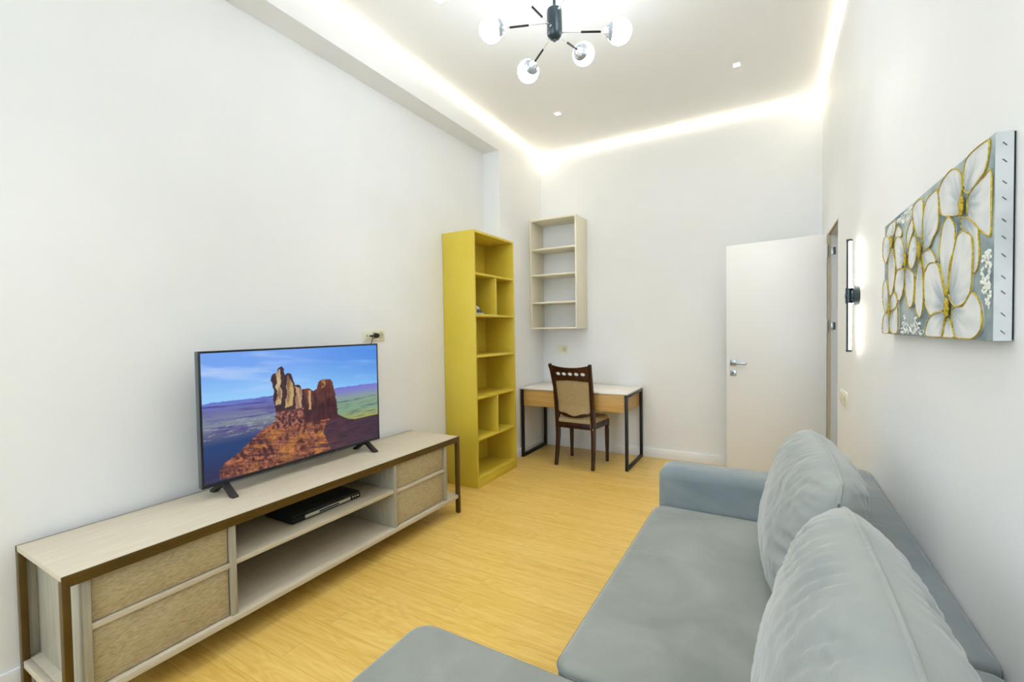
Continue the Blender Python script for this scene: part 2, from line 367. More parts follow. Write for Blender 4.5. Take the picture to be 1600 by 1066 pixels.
box('bottom_shelf_end', (X0+.034, X1-.036, Y0+.002, Y0+.022, .116, .142), 'wood', t, .001)
box('bottom_shelf_end', (X0+.034, X1-.036, Y1-.022, Y1-.002, .116, .142), 'wood', t, .001)
box('back_panel', (X0+.002, X0+.012, Y0+.024, Y1-.024, .142, ZT-.021), 'wood_v_shaded', t, 0)
for y0, y1 in ((.585, .61), (1.074, 1.1), (2.066, 2.09), (2.57, 2.595)):
    box('upright_panel', (X0+.012, X1-.012, y0, y1, .142, ZT-.0405), 'wood_v_shaded', t, .0015)
box('middle_shelf', (X0+.012, X1-.016, 1.1, 2.066, .361, .385), 'wood', t, .0015)
for y0, y1 in ((.61, 1.074), (2.09, 2.57)):
    box('front_rail', (X1-.046, X1-.016, y0, y1, .356, .377), 'wood', t, .0015)
    for z0, z1 in ((.147, .353), (.38, .556)):
        box('drawer', (X1-.36, X1-.026, y0+.004, y1-.004, z0, z1), 'wood_drawer', t, .0015)

# disc player on the middle shelf
px0, px1, py0, py1, pz = .17, .408, 1.43, 1.877, .385
t = thing('disc_player', 'slim black disc player with silver front strip on the middle shelf of the television stand', 'player', ((px0+px1)/2, (py0+py1)/2, pz))
MB().box(px0, px1-.012, py0, py1, pz+.006, pz+.043, bev=.002).build('casing', 'player', t)
for x in (px0+.03, px1-.05):
    for y in (py0+.03, py1-.03): MB().cyl((x, y, pz), (x, y, pz+.007), .011).build('foot', 'black', t)
fr = box('front_panel', (px1-.012, px1-.002, py0, py1, pz+.005, pz+.041), 'display', t, .003)
box('silver_strip', (px1-.004, px1+.001, py0+.075, py1-.075, pz+.012, pz+.03), 'silver', fr, .002)
box('disc_tray', (px1, px1+.002, py0+.16, py0+.29, pz+.016, pz+.026), 'gunmetal', fr, .0005)
for i in range(3): MB().cyl((px1-.002, py1-.058+.018*i, pz+.023), (px1+.003, py1-.058+.018*i, pz+.023), .005, n=14).build('button', 'silver', fr)

# ------------------------------------------------------------------ television
TVD = {"hor": [[0.002, 0.617], [0.322, 0.61], [0.692, 0.597], [0.991, 0.587]], "butte": [[0.314, 0.732], [0.314, 0.762], [0.322, 0.797], [0.34, 0.8], [0.352, 0.841], [0.37, 0.853], [0.381, 0.837], [0.386, 0.774], [0.399, 0.79], [0.418, 0.781], [0.437, 0.709], [0.44, 0.676], [0.467, 0.671], [0.479, 0.63], [0.524, 0.627], [0.545, 0.602], [0.57, 0.617], [0.576, 0.669], [0.602, 0.697], [0.656, 0.691], [0.669, 0.664], [0.682, 0.565], [0.694, 0.452], [0.701, 0.331], [0.734, 0.3], [0.477, 0.315], [0.339, 0.313], [0.329, 0.377], [0.334, 0.473], [0.325, 0.56], [0.324, 0.682]], "lit": [[0.326, 0.378], [0.275, 0.347], [0.213, 0.275], [0.154, 0.196], [0.085, 0.131], [0.063, 0.081], [0.065, 0.014], [0.319, -0.021], [0.521, -0.04], [0.644, 0.007], [0.633, 0.141], [0.593, 0.183], [0.648, 0.245], [0.705, 0.295], [0.562, 0.354], [0.439, 0.379]], "dark": [[0.701, 0.331], [0.734, 0.3], [0.763, 0.27], [0.875, 0.227], [1.001, 0.194], [0.998, -0.004], [0.788, -0.004], [0.608, 0.015], [0.513, -0.023], [0.644, 0.013], [0.603, 0.206], [0.631, 0.291]], "c1": [[0.342, 0.8], [0.363, 0.839], [0.366, 0.525], [0.337, 0.521]], "c2": [[0.399, 0.776], [0.432, 0.684], [0.429, 0.496], [0.386, 0.483]], "c3": [[0.44, 0.67], [0.479, 0.624], [0.476, 0.342], [0.446, 0.351]]}
def inpoly(x, y, P):
    c = False; n = len(P); j = n-1
    for i in range(n):
        xi, yi = P[i]; xj, yj = P[j]
        if (yi > y) != (yj > y) and x < (xj-xi)*(y-yi)/(yj-yi)+xi: c = not c
        j = i
    return c
def mixc(a, b, t): t = max(0, min(1, t)); return tuple(a[i]+(b[i]-a[i])*t for i in range(3))
def fb(x, y, z=0, o=4): return noise.fractal(Vector((x, y, z)), .9, 2.1, o)
def screen_color(s, v):
    hz = TVD['hor']; hl = hz[0][1]+(hz[-1][1]-hz[0][1])*s
    jx, jy = fb(s*30, v*30)*.004, fb(s*30, v*30, 5)*.006
    S, V = s+jx, v+jy
    shade = fb(s*46, v*9, 2); fine = fb(s*60, v*34, 3, 5)
    if inpoly(S, V, TVD['butte']):
        left = s < .49
        if v > .42:
            c = (100, 62, 54) if not left else (66, 50, 56)
            c = mixc(c, (58, 36, 44), .5+shade*1.2)
            if not left: c = mixc(c, (122, 68, 58), max(0, (v-.5)*4)) ; c = mixc(c, (58, 36, 42), max(0, (.53-v)*8))
        else: c = mixc((84, 50, 52), (62, 38, 46), .5+shade)
        for k, col in (('c1', (196, 172, 132)), ('c2', (186, 158, 106)), ('c3', (184, 148, 116))):
            if inpoly(s+jx*1.2+.01*fb(v*9, 3), v, TVD[k]): c = mixc(col, (118, 84, 66), .25+shade*.9)
        if left and v < .46: c = mixc((168, 104, 92), (58, 36, 44), .5+fine*1.3)
        if .47 < s < .477+.03 and v > .44: pass
        if not left and .518 < S < .532 and .43 < v < .61: c = (186, 146, 106)
        if not left and .6 < s+jx*2 < .625 and v > .61+(s-.6): c = mixc((176, 138, 88), (90, 55, 45), .3+fine)
        return c
    if inpoly(S, V, TVD['dark']):
        return mixc(mixc((88, 58, 68), (60, 44, 58), .5+fb(s*9+v*16, v*30-s*6)*.9), (52, 44, 64), (s-.7)*2.)
    if inpoly(S, V, TVD['lit']):
        r = .35*fb(s*44+v*14, v*20-s*16, 7, 5)+.5*abs(noise.noise(Vector((s*30+v*9, v*11-s*5, 7))))*2-.22+.18*fb(v*34+s*12, s*5, 12, 2); r += .5*fb(s*90+v*30, v*60, 11, 3); c = mixc((176, 110, 78), (72, 42, 44), .5+r*1.3)
        c = mixc(c, (206, 136, 60), max(0, min(.5, (fb(s*9, v*9, 9)-.05)*3))) if s > .2 else c
        return mixc(c, (70, 44, 56), max(0, fb(s*6, v*40+s*14, 4)*1.2))
    if V > hl:
        k = (v-hl)/(1-hl); c = mixc((146, 200, 242), (112, 158, 232), k*1.4)
        c = mixc(c, (62, 128, 214), max(0, (s-.45)*1.5)*(.4+.6*k))
        cl = fb(s*2.2-v*1.2, v*11+s*1.6, 1, 5)
        return mixc(c, (176, 200, 240), max(0, cl*1.3)*(.9-.45*s))
    k = (hl-v)/hl
    if s > .6 and v < .25: return mixc((88, 58, 68), (52, 44, 62), .5+fb(s*9+v*16, v*30-s*6)*.9+(s-.8))
    if s < .5:
        c = mixc((104, 124, 206), (104, 104, 158), k*8)
        c = mixc(c, (128, 140, 150), (k-.1)*5); c = mixc(c, (96, 98, 124), (k-.28)*8); c = mixc(c, (42, 66, 112), (k-.4)*7); c = mixc(c, (52, 52, 84), (k-.62)*3)
        st = fb(s*5, v*45+s*4, 6)
        c = mixc(c, (76, 72, 132), max(0, st)*1.2 if k < .5 else .0)
        if .25 < k < .46 and fb(s*22, v*70-s*8, 8) > .28: c = mixc(c, (190, 184, 186), .4)
        return c
    c = mixc((116, 112, 204), (132, 150, 160), k*5); c = mixc(c, (126, 156, 130), (k-.12)*6); c = mixc(c, (156, 160, 86), (k-.4)*6)
    st = fb(s*9, v*50, 6); c = mixc(c, (86, 96, 110), max(0, st)*1.2 if .2 < k < .55 else 0)
    return c

tx = .2; ty0, ty1, tz0, tz1 = 1.112, 2.236, .640, 1.300
t = thing('television', 'flat screen television showing a red rock butte, standing on the television stand', 'television', (tx, (ty0+ty1)/2, ZT))
MB().box(tx-.034, tx-.002, ty0, ty1, tz0, tz1, bev=.003).box(tx-.06, tx-.032, ty0+.12, ty1-.12, tz0+.03, tz1-.22, bev=.012).build('casing', 'tvside', t)
e = .010; f = MB()
f.box(tx-.003, tx+.0015, ty0, ty0+e, tz0, tz1, bev=.001).box(tx-.003, tx+.0015, ty1-e, ty1, tz0, tz1, bev=.001)
f.box(tx-.003, tx+.0015, ty0+e, ty1-e, tz1-e, tz1, bev=.001).box(tx-.003, tx+.0015, ty0+e, ty1-e, tz0, tz0+.018, bev=.001).build('bezel', 'bezel', t)
NX, NZ = 420, 236
me = bpy.data.meshes.new('screen'); sy0, sy1, sz0, sz1 = ty0+e, ty1-e, tz0+.018, tz1-e; oy, oz = (ty0+ty1)/2, ZT
vv = []; cols = []
for i in range(NZ+1):
    for k in range(NX+1):
        s, v = k/NX, i/NZ
        vv.append((0, sy0+(sy1-sy0)*s-oy, sz0+(sz1-sz0)*v-oz)); cols.extend(lin([max(0, min(255, c)) for c in screen_color(s, v)]))
ff = [(i*(NX+1)+k, i*(NX+1)+k+1, (i+1)*(NX+1)+k+1, (i+1)*(NX+1)+k) for i in range(NZ) for k in range(NX)]
me.from_pydata(vv, [], ff); ca = me.color_attributes.new('picture', 'FLOAT_COLOR', 'POINT'); ca.data.foreach_set('color', cols)
so = bpy.data.objects.new('screen', me); C.objects.link(so); so.parent = t
m = bpy.data.materials.new('lit_screen'); m.use_nodes = True; n, l, pb = nodes(m); a = n.new('ShaderNodeAttribute'); a.attribute_name = 'picture'
pb.inputs['Base Color'].default_value = (.004, .004, .005, 1); pb.inputs['Roughness'].default_value = .12; pb.inputs['Specular IOR Level'].default_value = .25
l.new(a.outputs['Color'], pb.inputs['Emission Color']); pb.inputs['Emission Strength'].default_value = SCREEN_E; me.materials.append(m)
for y in (1.219, 2.127):
    m_ = MB(); c = tx-.018
    for sgn, ex in ((1, .285), (-1, .075)):
        m_.sweep([(c, y, tz0+.006), (c+sgn*.025, y, tz0-.006), (ex-sgn*.012, y, ZT+.008), (ex, y, ZT+.004)], .012, .006, square=True, up=(0, 1, 0)) if False else None
        p = [(c, tz0+.004), (c+sgn*.022, tz0+.002), (ex, ZT+.007), (ex, ZT), (ex-sgn*.028, ZT), (c+sgn*.012, tz0-.014), (c, tz0-.014)]
        m_.prism([(a_, b_) for a_, b_ in p] , 'y', y-.014, y+.014)
    m_.build('leg', 'black', t)

# ------------------------------------------------------------------ bookcase
bx0, bx1, by0, by1, bz = .004, .343, 3.218, 3.912, 2.246
t = thing('bookcase', 'tall mustard yellow open bookcase standing in the corner beside the television stand', 'bookcase', ((bx0+bx1)/2, (by0+by1)/2, 0))
p = .02
box('side_panel', (bx0, bx1, by0, by0+p, 0, bz), 'mustard', t, .001)
box('side_panel', (bx0, bx1, by1-p, by1, 0, bz), 'mustard', t, .001)
box('top_panel', (bx0, bx1, by0+p, by1-p, bz-p, bz), 'mustard', t, .001)
box('back_panel', (bx0, bx0+.008, by0+p, by1-p, .0, bz-p), 'mustard', t, 0)
box('plinth', (bx1-.03, bx1-.002, by0+p, by1-p, 0, .062), 'mustard', t, .001)
zs = [.082, .43, .793, 1.158, 1.519, 1.882]
for z in zs: box('shelf', (bx0+.008, bx1-.002, by0+p, by1-p, z-p, z), 'mustard', t, .001)
for z0, z1 in ((.43, .773), (1.519, 1.862)): box('divider', (bx0+.008, bx1-.003, 3.566, 3.584, z0, z1), 'mustard', t, .001)
# small ornament
g = thing('ornament', 'small grey and white ornament on a shelf of the yellow bookcase', 'ornament', (.29, 3.31, 1.519))
ob = MB().box(.255, .325, 3.262, 3.392, 1.519, 1.534, bev=.004).build('base', 'ornament', g)
MB().lathe([(0, .062), (.012, .06), (.028, .045), (.034, .025), (.036, .0)], (.29, 3.315, 1.533), n=18).build('dome', 'ornament', g)
MB().box(.322, .328, 3.285, 3.34, 1.537, 1.563, bev=.002).build('dark_emblem', 'ornament_dark', g)
MB().sphere((.29, 3.362, 1.55), .02, n=16).build('bead', 'ornament', g)

# ------------------------------------------------------------------ wall shelf
ax0, ax1, ay0, az0, az1 = .192, .752, 4.55, 1.380, 2.603
t = thing('wall_shelf', 'cream open shelf unit hung on the far wall above the desk', 'shelf', ((ax0+ax1)/2, (ay0+D)/2, az0))
box('side_panel', (ax0, ax0+.018, ay0, D, az0, az1), 'cream', t, .001)
box('side_panel', (ax1-.018, ax1, ay0, D, az0, az1), 'cream', t, .001)
box('top_panel', (ax0+.018, ax1-.018, ay0, D, az1-.018, az1), 'cream', t, .001)
box('bottom_panel', (ax0+.018, ax1-.018, ay0, D, az0, az0+.018), 'cream', t, .001)
for z in (2.277, 1.990, 1.682):
    s = box('shelf', (ax0+.018, ax1-.018, ay0+.004, D, z-.018, z), 'cream', t, .001)
    if z != 1.99:
        for y in (ay0+.05, D-.06): MB().cyl((ax0+.018, y, z-.022), (ax0+.028, y, z-.022), .004, n=10).build('shelf_pin', 'steel', s)

# ------------------------------------------------------------------ desk
dx0, dx1, dy0, dy1, dz = .206, 1.365, 4.265, D-.016, .75
t = thing('desk', 'white topped desk with oak drawer front and black metal frame legs', 'desk', ((dx0+dx1)/2, (dy0+dy1)/2, 0))
box('tabletop', (dx0, dx1, dy0, dy1, dz-.016, dz), 'white_top', t, .001)
for x in (dx0, dx1-.028):
    s_ = .028; f = MB().box(x, x+s_, dy0+.002, dy0+.03, 0, dz-.0165, bev=.001).box(x, x+s_, dy1-.03, dy1-.002, 0, dz-.0165, bev=.001)
    f.box(x, x+s_, dy0+.03, dy1-.03, 0, .03, bev=.001).box(x, x+s_, dy0+.03, dy1-.03, dz-.045, dz-.0165, bev=.001).build('leg_frame', 'blackmetal', t)
box('drawer_case', (dx0+.0285, dx1-.0285, dy0+.03, dy1-.03, .565, dz-.017), 'oak', t, .001)
box('drawer_front', (dx0+.031, dx1-.031, dy0+.010, dy0+.029, .56, dz-.02), 'oak', t, .001)

# ------------------------------------------------------------------ chair (built facing +y, then turned)
t = thing('dining_chair', 'dark wood chair with beige upholstery and pierced top rail, pushed to the desk', 'chair', (.868, 4.33, 0), rz=-.055)
zr = .46
def bar(name, pts, w, h, m='walnut', up=(0, 0, 1)): return MB().sweep(pts, w, h, square=True, up=up).build(name, m, t)
for sgn in (-1, 1):
    x = sgn*.195
    # rear leg and back stile in one swept, curved piece
    pts = [(x*1.02, -.175, 0), (x, -.15, .14), (x*.98, -.135, .30), (x*.98, -.14, .46), (x*.99, -.155, .62), (x*1.0, -.185, .80), (x*1.05, -.235, .97), (x*1.10, -.262, 1.035)]
    ww = [.015, .017, .019, .021, .02, .018, .017, .016]; hh = [.017, .019, .022, .022, .02, .017, .015, .012]
    MB().sweep(pts, ww, hh, square=True, up=(0, 1, 0)).build('rear_leg', 'walnut', t)
    # front leg: squared block, collar, tapered and fluted
    fx = sgn*.2; m_ = MB().box(fx-.022, fx+.022, .178, .222, .37, .445, bev=.003)
    m_.lathe([(0, .372), (.02, .372), (.0235, .362), (.018, .352), (.0215, .344), (.0225, .33), (.0205, .2), (.016, .06), (.018, .05), (.016, .0), (0, 0)], (fx, .2, 0), n=16).build('front_leg', 'walnut', t)
# top rail with oval piercings: grid of solid cells around five ovals
def top_rail():
    bm = bmesh.new(); NXc, NZc = 132, 34; X = .208; front = {}
    def ypos(z): return -.185-(z-.80)*.30
    def zb(u): return .868+.006*math.cos(u*PI)           # lower edge
    def zt(u): return 1.0+.030*abs(u)**2.2                 # upper edge, horns at the ends
    ov = [-.128, -.064, 0, .064, .128]
    def solid(i, k):
        u = (i+.5)/NXc*2-1; x = u*X; z = zb(u)+(zt(u)-zb(u))*(k+.5)/NZc
        for o in ov:
            if ((x-o)/.025)**2+((z-.937)/.016)**2 < 1: return False
        return True
    def V(i, k, s):
        if (i, k, s) not in front:
            u = i/NXc*2-1; x = u*X*(1+.05*k/NZc); z = zb(u)+(zt(u)-zb(u))*k/NZc
            for o in ov:
                dx, dz_ = (u*X-o)/.025, (z-.937)/.016; r = math.hypot(dx, dz_)
                if .8 < r < 1.22: f_ = 1/r; x = x+(u*X-o)*(f_-1); z = .937+(z-.937)*f_
            yy = ypos(z)+s*.011-.018*(1-u*u)
            front[(i, k, s)] = bm.verts.new((x, yy, z))
        return front[(i, k, s)]
    S = {(i, k) for i in range(NXc) for k in range(NZc) if solid(i, k)}
    for i, k in S:
        bm.faces.new((V(i, k, -1), V(i+1, k, -1), V(i+1, k+1, -1), V(i, k+1, -1)))
        bm.faces.new((V(i, k+1, 1), V(i+1, k+1, 1), V(i+1, k, 1), V(i, k, 1)))
        for (di, dk, a, b_) in ((-1, 0, (i, k+1), (i, k)), (1, 0, (i+1, k), (i+1, k+1)), (0, -1, (i, k), (i+1, k)), (0, 1, (i+1, k+1), (i, k+1))):
            if (i+di, k+dk) not in S: 
                try: bm.faces.new((V(*a, -1), V(*b_, -1), V(*b_, 1), V(*a, 1)))
                except ValueError: pass
    bmesh.ops.recalc_face_normals(bm, faces=bm.faces); o = MB(); o.bm.free(); o.bm = bm; return o
top_rail().build('top_rail', 'walnut', t, ang=40)
# lower back rail with a central dip
pts = [(-.185+.37*i/16, -.148-.016*math.sin(PI*i/16), .535-.03*math.exp(-((i-8)/3.2)**2)+.008*math.cos(PI*(i-8)/4)) for i in range(17)]
MB().sweep(pts, .011, .018, square=True).build('lower_back_rail', 'walnut', t)
# upholstered back panel, thickened, slightly convex
bm = bmesh.new(); N1, N2 = 16, 22; R = []
for s in (-1, 1):
    g_ = []
    for k in range(N2+1):
        row = []
        for i in range(N1+1):
            u = i/N1*2-1; w_ = k/N2; zlo = .545-.032*math.exp(-(u/.4)**2); z = zlo+(.872-zlo)*w_
            edge = min(1, (1-abs(u))*6, w_*8+.15, (1-w_)*8+.15)
            y = -.150-(max(0, z-.62))*.19-.014*(1-u*u)+s*(.007+.010*max(0, edge)**.5)
            row.append(bm.verts.new((u*.172*(1+.03*w_), y, z)))
        g_.append(row)
    R.append(g_)
for s, g_ in enumerate(R):
    for k in range(N2):
        for i in range(N1): bm.faces.new((g_[k][i], g_[k][i+1], g_[k+1][i+1], g_[k+1][i]))
for k in range(N2):
    for i in (0, N1): bm.faces.new((R[0][k][i], R[0][k+1][i], R[1][k+1][i], R[1][k][i]))
for i in range(N1):
    for k in (0, N2): bm.faces.new((R[0][k][i], R[0][k][i+1], R[1][k][i+1], R[1][k][i]))
bmesh.ops.recalc_face_normals(bm, faces=bm.faces); o = MB(); o.bm.free(); o.bm = bm; o.build('back_pad', 'beige_fabric', t, ang=60)
# seat frame and cushion
def tri_loop(z, s, n=10):
    """rounded seat outline, wider at the front"""
    P = []
    for cx, cy, a0 in ((.185, .195, 0), (-.185, .195, 90), (-.165, -.13, 180), (.165, -.13, 270)):
        for i in range(n+1):
            a = math.radians(a0+90*i/n); r = .035
            P.append(((cx+r*math.cos(a))*s, (cy+r*math.sin(a))*s, z))
    return P
def loft(name, sections, m):
    bm = bmesh.new(); L_ = [[bm.verts.new(p) for p in tri_loop(z, s)] for z, s in sections]; n = len(L_[0])
    for a, b_ in zip(L_, L_[1:]):
        for i in range(n): bm.faces.new((a[i], a[(i+1) % n], b_[(i+1) % n], b_[i]))
    bm.faces.new(L_[0]); bm.faces.new(L_[-1]); bmesh.ops.recalc_face_normals(bm, faces=bm.faces)
    o = MB(); o.bm.free(); o.bm = bm; return o.build(name, m, t, ang=50)
loft('seat_frame', [(.392, .985), (.388, 1.0), (.44, 1.0), (.445, .985)], 'walnut')
loft('seat', [(.445, .975), (.462, .985), (.478, .955), (.488, .88), (.494, .7), (.497, .4)], 'beige_fabric')
MB().cyl((.195, -.163, .395), (.195, -.157, .395), .006, n=12).build('screw_cap', 'silver', t)

# ------------------------------------------------------------------ sofa
t = thing('corner_sofa', 'blue-grey velvet corner sofa with chaise seat, filling the right side of the room', 'sofa', (2.4, 1.3, 0))
def soft_box(name, b, r, m='velvet', crown=0, wob=.0, piping=None, rz=None, n=12, shape=None):
    """superellipsoid-edged cushion block: b = x0,x1,y0,y1,z0,z1; r = plan corner radius; rz = vertical edge rounding"""
    x0, x1, y0, y1, z0, z1 = b; rz = rz or r*.6; bm = bmesh.new(); cx, cy = (x0+x1)/2, (y0+y1)/2
    def loop(ins, z, k=10):
        P = []; rr = max(r-ins, .004)
        for sx, sy, a0 in ((1, 1, 0), (-1, 1, 90), (-1, -1, 180), (1, -1, 270)):
            ox, oy_ = cx+sx*((x1-x0)/2-ins-rr), cy+sy*((y1-y0)/2-ins-rr)
            for i in range(k+1):
                a = math.radians(a0+90*i/k); P.append((ox+rr*math.cos(a), oy_+rr*math.sin(a), z))
        # subdivide the long sides
        Q = []
        for i, p_ in enumerate(P):
            q_ = P[(i+1) % len(P)]; Q.append(p_); dd = math.dist(p_, q_); s_ = int(dd/.035)
            for j_ in range(1, s_+1): f_ = j_/(s_+1); Q.append(tuple(p_[c_]+(q_[c_]-p_[c_])*f_ for c_ in range(3)))
        return Q
    base = loop(0, 0); N = len(base); rings = []
    prof = [(rz*(1-math.sin(a)), z0+rz*(1-math.cos(a))) for a in [PI/2*i/6 for i in range(7)]]
    prof = [(rz*(1-math.sin(PI/2*i/6)), z0+rz*(1-math.cos(PI/2*i/6))) for i in range(7)]
    top = [(rz*(1-math.cos(PI/2*i/6)), z1-rz+rz*math.sin(PI/2*i/6)) for i in range(7)]
    for ins, z in prof+top:
        ring = []
        for p_ in base:
            dx, dy = p_[0]-cx, p_[1]-cy
            # inset towards the centre along each axis
            fx = 1-ins/((x1-x0)/2); fy = 1-ins/((y1-y0)/2)
            ring.append(bm.verts.new((cx+dx*fx, cy+dy*fy, z)))
        rings.append(ring)
    for a, b_ in zip(rings, rings[1:]):
        for i in range(N): bm.faces.new((a[i], a[(i+1) % N], b_[(i+1) % N], b_[i]))
    # crowned top as shrinking rings
    last = rings[-1]; K = 12
    for j_ in range(1, K+1):
        f_ = 1-j_/(K+.6); ring = []
        for v in rings[-1]:
            dx, dy = v.co.x-cx, v.co.y-cy
            hgt = crown*(1-f_**2.2); nz = noise.noise(Vector((cx+dx*f_, cy+dy*f_, z1))*5)*wob*(1-f_**4)
            ring.append(bm.verts.new((cx+dx*f_, cy+dy*f_, z1+hgt+nz)))
        for i in range(N): bm.faces.new((last[i], last[(i+1) % N], ring[(i+1) % N], ring[i]))
        last = ring
    bm.faces.new(last); bm.faces.new(rings[0])
    bmesh.ops.recalc_face_normals(bm, faces=bm.faces)
    if shape:
        for v in bm.verts: v.co = shape(v.co)
    o = MB(); o.bm.free(); o.bm = bm; o = o.build(name, m, t, ang=70)
    if piping is not None:
        zi = piping; pl = loop(-.001, zi); 
        MB().sweep([p_ for p_ in pl], .0032, n=6, closed=True).build('piping', 'piping', o)
    return o
soft_box('base', (2.05, 2.70, 1.0, 2.46, .05, .255), .02, 'velvet_shaded', rz=.01)
soft_box('base', (1.60, 2.70, .02, 1.0, .05, .255), .02, 'velvet_shaded', rz=.01)
for x, y in ((1.66, .08), (1.66, .94), (2.1, 2.55), (2.85, 2.55), (2.1, 1.1), (2.85, .1)):
    MB().cyl((x, y, 0), (x, y, .052), .02, .026).build('foot', 'black', t)
soft_box('seat_cushion', (2.012, 2.722, 1.132, 2.452, .25, .445), .055, crown=.012, wob=.010, piping=.418, rz=.032)
soft_box('chaise_cushion', (1.545, 2.722, .03, 1.122, .25, .44), .065, crown=.012, wob=.010, piping=.413, rz=.032)
soft_box('armrest', (2.022, 2.722, 2.46, 2.672, .052, .634), .05, 'velvet_shaded', crown=.004, rz=.055)
soft_box('backrest', (2.728, 2.947, 1.222, 2.63, .10, .705), .03, 'velvet_shaded', crown=.003, rz=.02)
soft_box('backrest', (2.728, 2.947, 0.03, 1.210, .10, .705), .03, 'velvet_shaded', crown=.003, rz=.02)

def back_cushion(label, y0, y1, seed, yaw=0, base=(2.610, .458), top=(2.708, .955)):
    cy = (y0+y1)/2; hw = (y1-y0)/2
    t = thing('back_cushion', label, 'cushion', (base[0], cy, base[1]), 'large velvet back cushions on the sofa')
    A0 = Vector((base[0], cy, base[1])); B0 = Vector((top[0], cy, top[1])); up = B0-A0; Hh = up.length/2; up.normalize(); mid = (A0+B0)/2
    nrm = Vector((0, 1, 0)).cross(up).normalized()        # points to the +x side or -x side
    if nrm.x > 0: nrm = -nrm                               # front faces -x
    N1, N2 = 110, 80; bm = bmesh.new()
    def sgnp(x, e): return math.copysign(abs(x)**e, x)
    def outline(u, w_):
        # map the square to a rounded, slightly bowed cushion plan
        k = .075; x = u*(1-k*w_**4*abs(u)**4*.9); z = w_*(1-k*u**4*abs(w_)**4*.9)
        x *= 1+.035*(1-w_*w_)-.0; z *= 1+.05*(1-u*u)-.03
        return x, z
    def height(u, w_, side):
        e = max(0, (1-abs(u)**2.6))*max(0, (1-abs(w_)**2.6)); h_ = e**.45
        lo = 1+.12*(-w_) if side > 0 else 1+.22*w_             # front fuller below, back fuller above
        T0 = .128 if side > 0 else .115
        h_ *= T0*lo
        if side < 0:                                         # the backrest flattens the rear of the cushion low down
            h_ = min(h_, .075+.07*max(0, w_+.1)) if w_ < .35 else h_
        # gathers radiating from the seam
        def gather(coord, dist, ph, fr):
            env = max(0, min(1, dist/.05))*math.exp(-dist/.42)
            return env*(.22*math.sin(coord*fr+3.2*noise.noise(Vector((coord*3, dist*2.2, ph))))+1.3*(1-2.4*abs(noise.noise(Vector((coord*fr*.33, dist*2.2, ph+4)))))+.7*noise.noise(Vector((coord*fr*.8, dist*3, ph+8))))
        g1 = gather(u+.25*w_, 1-w_, seed, 30); g2 = gather(u-.2*w_, 1+w_, seed+9, 24)
        g3 = gather(w_+.3*u, 1-abs(u), seed+17+(3 if u > 0 else 0), 20)
        amp = .0095*min(1, e*3)
        h_ += amp*(g1+g2*.7+g3) + .004*noise.noise(Vector((u*2.2, w_*2.2, seed)))*e
        return h_
    grids = []
    for side in (1, -1):
        g_ = []
        for k in range(N2+1):
            row = []
            for i in range(N1+1):
                if side < 0 and (i in (0, N1) or k in (0, N2)): row.append(grids[0][k][i]); continue
                u = math.sin((i/N1*2-1)*PI/2*.98)/math.sin(PI/2*.98); w_ = math.sin((k/N2*2-1)*PI/2*.98)/math.sin(PI/2*.98)
                x, z = outline(u, w_)
                co = mid + Vector((yaw, 1, 0))*x*hw + up*z*Hh + nrm*side*height(u, w_, side)
                row.append(bm.verts.new(co))
            g_.append(row)
        grids.append(g_)
    for si, g_ in enumerate(grids):
        for k in range(N2):
            for i in range(N1):
                q_ = (g_[k][i], g_[k][i+1], g_[k+1][i+1], g_[k+1][i])
                bm.faces.new(q_)
    bmesh.ops.recalc_face_normals(bm, faces=bm.faces)
    edge = [grids[0][0][i].co.copy() for i in range(N1)]+[grids[0][k][N1].co.copy() for k in range(N2)]+[grids[0][N2][i].co.copy() for i in range(N1, 0, -1)]+[grids[0][k][0].co.copy() for k in range(N2, 0, -1)]
    E2 = [edge[0]]
    for p_ in edge[1:]:
        if (p_-E2[-1]).length > .008: E2.append(p_)
    o = MB(); o.bm.free(); o.bm = bm; c_ = o.build('cover', 'cushion', t, ang=180)
    MB().sweep(E2, .0048, n=8, closed=True).build('piping', 'cushion', t, ang=180)
    return t
back_cushion('plump blue-grey velvet back cushion at the far end of the sofa, next to the armrest', 1.53, 2.31, 1, -.05)
back_cushion('plump blue-grey velvet back cushion nearest the camera, at the bottom right', .60, 1.38, 5)

# ------------------------------------------------------------------ wall lamp
ly, lz, lx = 2.955, 1.532, W-.040
t = thing('wall_lamp', 'slim vertical tube wall lamp with round dark metal mount, lit, between painting and door', 'wall lamp', (W, ly, lz))
MB().lathe([(0, 0), (.05, 0), (.05, .024), (.046, .028), (.03, .028), (.028, .034), (0, .034)], (W, ly, lz), (-1, 0, 0), 32).build('mount', 'gunmetal', t)
MB().cyl((W-.026, ly, lz), (W-.058, ly, lz), .013).sweep([(lx-.002, ly, lz-.04), (lx-.002, ly, lz+.04)], .0145, n=20).build('clamp', 'gunmetal', t)
# dark half shell facing the room, lit half facing the wall
def half_tube(a0, a1, r, z0, z1):
    pts = [(lx+r*math.cos(math.radians(a)), ly+r*math.sin(math.radians(a))) for a in [a0+(a1-a0)*i/14 for i in range(15)]]
    return MB().prism(pts, 'z', z0, z1)
z0, z1 = lz-.288, lz+.288
half_tube(120, 250, .0125, z0, z1).build('dark_shell', 'gunmetal', t)
half_tube(-112, 122, .0103, z0+.004, z1-.004).build('lit_tube', 'wallled', t)
for a, b_ in ((z0-.008, z0+.004), (z1-.004, z1+.008)): MB().cyl((lx, ly, a), (lx, ly, b_), .0135).build('end_cap', 'gunmetal', t)

